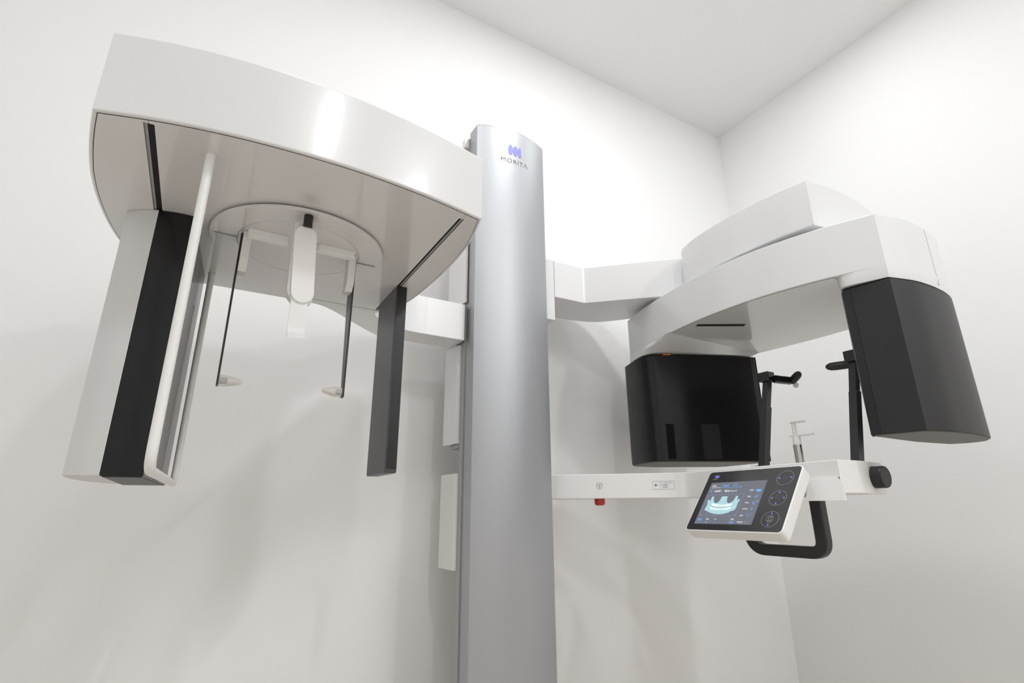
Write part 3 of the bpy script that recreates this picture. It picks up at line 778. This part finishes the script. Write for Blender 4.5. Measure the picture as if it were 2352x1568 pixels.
# homography picture -> panel, for laying the print out from measured positions
SRC = [(1631, 1083), (1849, 1068), (1806, 1227), (1577, 1217)]
DST = [(0, 0), (W_, 0), (W_, -H_), (0, -H_)]
def solve8(src, dst):
    A = []
    for (x, y), (u, v) in zip(src, dst):
        A.append([x, y, 1, 0, 0, 0, -u * x, -u * y, u]); A.append([0, 0, 0, x, y, 1, -v * x, -v * y, v])
    n = 8
    for i in range(n):
        p = max(range(i, n), key=lambda r: abs(A[r][i])); A[i], A[p] = A[p], A[i]
        d_ = A[i][i]; A[i] = [q / d_ for q in A[i]]
        for r in range(n):
            if r != i:
                k = A[r][i]; A[r] = [q - k * s for q, s in zip(A[r], A[i])]
    return [A[i][8] for i in range(8)]
HM = solve8(SRC, DST)
def cz(px, py):
    """position read in a 7.84x close-up of the panel (origin 1570,1050) -> panel metres"""
    x = 1570 + px / 7.84; y = 1050 + py / 7.84
    w_ = HM[6] * x + HM[7] * y + 1
    return ((HM[0] * x + HM[1] * y + HM[2]) / w_, (HM[3] * x + HM[4] * y + HM[5]) / w_)
sc = [cz(525, 465), cz(1543, 410), cz(1275, 1222), cz(220, 1190)]
sx0 = (sc[0][0] + sc[3][0]) / 2; sx1 = (sc[1][0] + sc[2][0]) / 2; sy1 = (sc[0][1] + sc[1][1]) / 2; sy0 = (sc[2][1] + sc[3][1]) / 2
screen = link('screen', onp(lay([(sx0, sy0), (sx1, sy0), (sx1, sy1), (sx0, sy1)], 0.0003), 0, 0, FW - 0.0001), M['scr'], ts, 'lit grey display')
SW = FW + 0.0003
def g(bm, m, nm, par, w0=SW, label=None): return link(nm, onp(bm, 0, 0, w0), m, par, label)
def txt(s, px, py, h, m, nm='display_text', par=None, bold=0.0, shear=0.0, align='LEFT', w0=SW):
    x, y = cz(px, py)
    bm = text_bm(s, h, 0.0001, shear, bold, align)
    for v in bm.verts: v.co.x += x; v.co.y += y
    return g(bm, m, nm, par or screen, w0)
txt('Pan', 530, 535, 0.0115, M['scr_white']); txt('Ceph', 712, 528, 0.0115, M['scr_blue']); txt('CT', 905, 517, 0.0115, M['scr_blue'])
g(strokes([[cz(522, 552), cz(682, 547)]], 0.0010), M['scr_white'], 'tab_underline', screen)
g(strokes([[cz(706, 547), cz(870, 543)], [cz(897, 538), cz(1072, 534)]], 0.0010), M['scr_blue'], 'tab_underline', screen)
g(strokes([circ(*cz(518, 613), 0.0026, 20)], 0.0016), M['scr_blue'], 'display_icon', screen)
txt('14.87', 562, 628, 0.0112, M['scr_white'], bold=0.0002); txt('s', 688, 625, 0.0085, M['scr_white'])
txt('92.6', 752, 625, 0.0112, M['scr_white'], bold=0.0002); txt('mGy·cm²', 855, 618, 0.0072, M['scr_white'])
# grid
gl = [[cz(470, 680), cz(1120, 662), cz(975, 1060), cz(320, 1050), cz(470, 680)],
      [cz(583, 676), cz(560, 750)], [cz(715, 673), cz(700, 740)], [cz(848, 670), cz(820, 745)], [cz(980, 666), cz(960, 730)],
      [cz(462, 985), cz(440, 1052)], [cz(600, 1010), cz(570, 1055)], [cz(735, 1010), cz(705, 1057)], [cz(860, 980), cz(838, 1059)],
      [cz(412, 800), cz(470, 800)], [cz(1005, 795), cz(1070, 790)]]
g(strokes(gl, 0.0006), M['scr_line'], 'display_grid', screen)
jaw = [(462, 770), (478, 762), (500, 782), (508, 790), (535, 712), (578, 707), (565, 760), (572, 800), (600, 828), (625, 828), (660, 805), (690, 765), (720, 706), (822, 705), (808, 760), (812, 805), (835, 828), (862, 830),
       (900, 810), (940, 770), (975, 702), (1018, 700), (992, 780), (1030, 752), (1052, 765), (1015, 820), (990, 900), (965, 945), (930, 965), (900, 968), (840, 1000), (760, 1020), (660, 1028), (560, 1015), (490, 990), (445, 962), (415, 962), (410, 940), (430, 900), (455, 850)]
jw = g(blob([cz(*p) for p in jaw]), M['scr_jaw'], 'jaw_image', screen, label='light blue jaw drawing')
g(strokes([[cz(600, 828), cz(660, 805), cz(740, 790), cz(820, 806)]], 0.0004), M['scr_line'], 'jaw_line', jw, SW + 0.0002)
tb = bmesh.new(); tg = bmesh.new()
for k in range(16):
    t_ = k / 15; x = 545 + 340 * t_; c_ = 4 * t_ * (1 - t_)
    ym = 880 + 22 * c_; wd = 15 if (k < 4 or k > 11) else 9
    sk = -14 if t_ > 0.5 else 12
    blob([cz(x - wd * .8, ym - 6), cz(x + wd * .8, ym - 6), cz(x + wd + 6, ym - 40), cz(x + 6, ym - 55), cz(x - wd + 8, ym - 38)], 0.0002, tb)
    x2 = 525 + 350 * t_
    blob([cz(x2 - wd * .8, ym + 14), cz(x2 + wd * .8, ym + 12), cz(x2 + wd * .5 - sk * .4, ym + 50), cz(x2 - sk * .4 - 4, ym + 56), cz(x2 - wd - sk * .4, ym + 48)], 0.0002, tb)
g(tb, M['scr_teeth'], 'teeth_image', jw, SW + 0.0002)
g(strokes([[cz(522, 880), cz(570, 895), cz(640, 908), cz(720, 910), (cz(810, 902)), cz(895, 882)]], 0.0011), M['scr_dark'], 'bite_line', jw, SW + 0.0004)
txt('R', 335, 1035, 0.0045, M['scr_white']); txt('L', 955, 1048, 0.0045, M['scr_white'])
for s_, px, py in (('ROI', 1218, 608), ('Size', 1178, 720), ('Proj', 1138, 832), ('H Pos', 1095, 945), ('Jaw', 1058, 1062), ('Exp', 442, 1120), ('Lv', 596, 1123), ('Spd', 892, 1128), ('Ready', 1012, 1180)):
    txt(s_, px, py, 0.0078, M['scr_white'])
txt('0', 1248, 952, 0.0112, M['scr_blue']); txt('A', 428, 1185, 0.0105, M['scr_blue']); txt('1', 582, 1187, 0.0105, M['scr_blue']); txt('HD', 858, 1195, 0.0112, M['scr_blue'])
txt('S', 1365, 700, 0.0075, M['scr_blue']); txt('SD', 1338, 808, 0.0070, M['scr_blue']); txt('P: Child', 268, 1180, 0.0045, M['scr_line'])
g(blob([cz(*p) for p in [(1342, 572), (1360, 582), (1415, 580), (1434, 570), (1425, 610), (1400, 622), (1360, 622), (1338, 605)]]), M['scr_blue'], 'display_icon', screen)
g(strokes([[cz(1312, 738), cz(1325, 715), cz(1332, 700)], circ(*cz(1345, 700), 0.0028, 12), [cz(1352, 712), cz(1355, 738)], [cz(1325, 722), cz(1352, 720)]], 0.0007), M['scr_blue'], 'display_icon', screen)
g(strokes([[cz(1275, 793), cz(1290, 815), cz(1285, 850), cz(1310, 858), cz(1330, 850)], [cz(1298, 800), cz(1285, 850)], [cz(1300, 815), cz(1325, 848)], [cz(1328, 810), cz(1300, 845)]], 0.0007), M['scr_blue'], 'display_icon', screen)
g(strokes([[cz(1202, 1008), cz(1195, 1050), cz(1210, 1074), cz(1232, 1074), cz(1258, 1045), cz(1275, 1006)]], 0.0008), M['scr_blue'], 'display_icon', screen)
g(strokes([circ(*cz(1182, 1175), 0.0055, 20, 120, 400)], 0.0007), M['scr_green'], 'display_icon', screen)
bm = strokes([[cz(305, 1100), cz(372, 1100), cz(362, 1135), cz(298, 1132), cz(305, 1100)], [cz(335, 1100), cz(325, 1133)], [cz(340, 1112), cz(365, 1112)], [cz(308, 1140), cz(300, 1160)], [cz(350, 1140), cz(362, 1160)]], 0.0007)
blob([cz(302, 1108), cz(330, 1108), cz(325, 1128), cz(298, 1128)], bm=bm)
g(bm, M['scr_blue'], 'display_icon', screen)
# brand mark on the face
for k in range(3):
    a0 = 578 + 25 * k
    g(blob([cz(a0 - 6, 372), cz(a0 + 2, 340), cz(a0 + 14, 326), cz(a0 + 22, 334), cz(a0 + 20, 352), cz(a0 + 8, 372), cz(a0, 377)]), M['key_lilac'], 'logo_oval', ts, FW)
txt('MORITΛ', 532, 407, 0.0052, M['key_ring'], 'logo_letters', ts, w0=FW)
# three round touch keys
def tri(cx, cy, dx, dy, s=1.0):
    a = (cx + dx * 22 * s, cy + dy * 20 * s)
    px_, py_ = -dy, dx
    return [cz(*a), cz(cx - dx * 18 * s + px_ * 18 * s, cy - dy * 18 * s + py_ * 18 * s), cz(cx - dx * 18 * s - px_ * 18 * s, cy - dy * 18 * s - py_ * 18 * s)]
def key(cpx, cpy, lab, arrows, glyph):
    c = cz(cpx, cpy)
    k_ = g(strokes([circ(*c, 0.0262, 48)], 0.0008), M['key_ring'], 'touch_key', ts, FW, lab)
    for ax, ay, dx, dy in arrows:
        g(blob(tri(ax, ay, dx, dy)), M['key_lilac'], 'key_arrow', k_, FW)
    g(strokes([[cz(*p) for p in ln] for ln in glyph[0]], glyph[1]), glyph[2], 'key_symbol', k_, FW)
arch_g = [[(1818, 410), (1812, 380), (1825, 345), (1852, 332), (1882, 340), (1893, 370), (1880, 400)], [(1838, 400), (1832, 375), (1845, 352), (1862, 350), (1872, 368), (1862, 395)]]
key(1854, 376, 'upper touch key with side arrows', [(1742, 380, -1, 0), (1968, 367, 1, 0)], (arch_g, 0.0006, M['key_dim']))
head_g = [[(1700, 770), (1695, 735), (1712, 700), (1750, 690), (1785, 710), (1782, 745), (1765, 775)], [(1715, 760), (1725, 720), (1750, 712)], [(1745, 725), (1740, 780)], [(1755, 760), (1770, 730)]]
key(1740, 738, 'middle touch key with four arrows', [(1770, 635, 0, -1), (1706, 842, 0, 1), (1626, 740, -1, 0), (1856, 734, 1, 0)], (head_g, 0.0006, M['key_dim']))
unit_g = [[(1565, 1055), (1668, 1055), (1660, 1075), (1605, 1075)], [(1545, 1080), (1690, 1080), (1665, 1150), (1640, 1150), (1655, 1100), (1590, 1098), (1575, 1150), (1538, 1148), (1545, 1080)],
          [(1590, 1110), (1585, 1150), (1600, 1155), (1630, 1155), (1640, 1110)], [(1572, 1158), (1635, 1160), (1628, 1182), (1570, 1180), (1572, 1158)], [(1605, 1140), (1605, 1158)]]
key(1620, 1120, 'lower touch key with up and down arrows', [(1650, 1010, 0, -1), (1582, 1228, 0, 1)], (unit_g, 0.0006, M['key_ring']))
link('panel_mount', box(1.53, 1.02, 0.035, 1.5655, 1.14, 0.075, 0.004), M['satin'], ts)
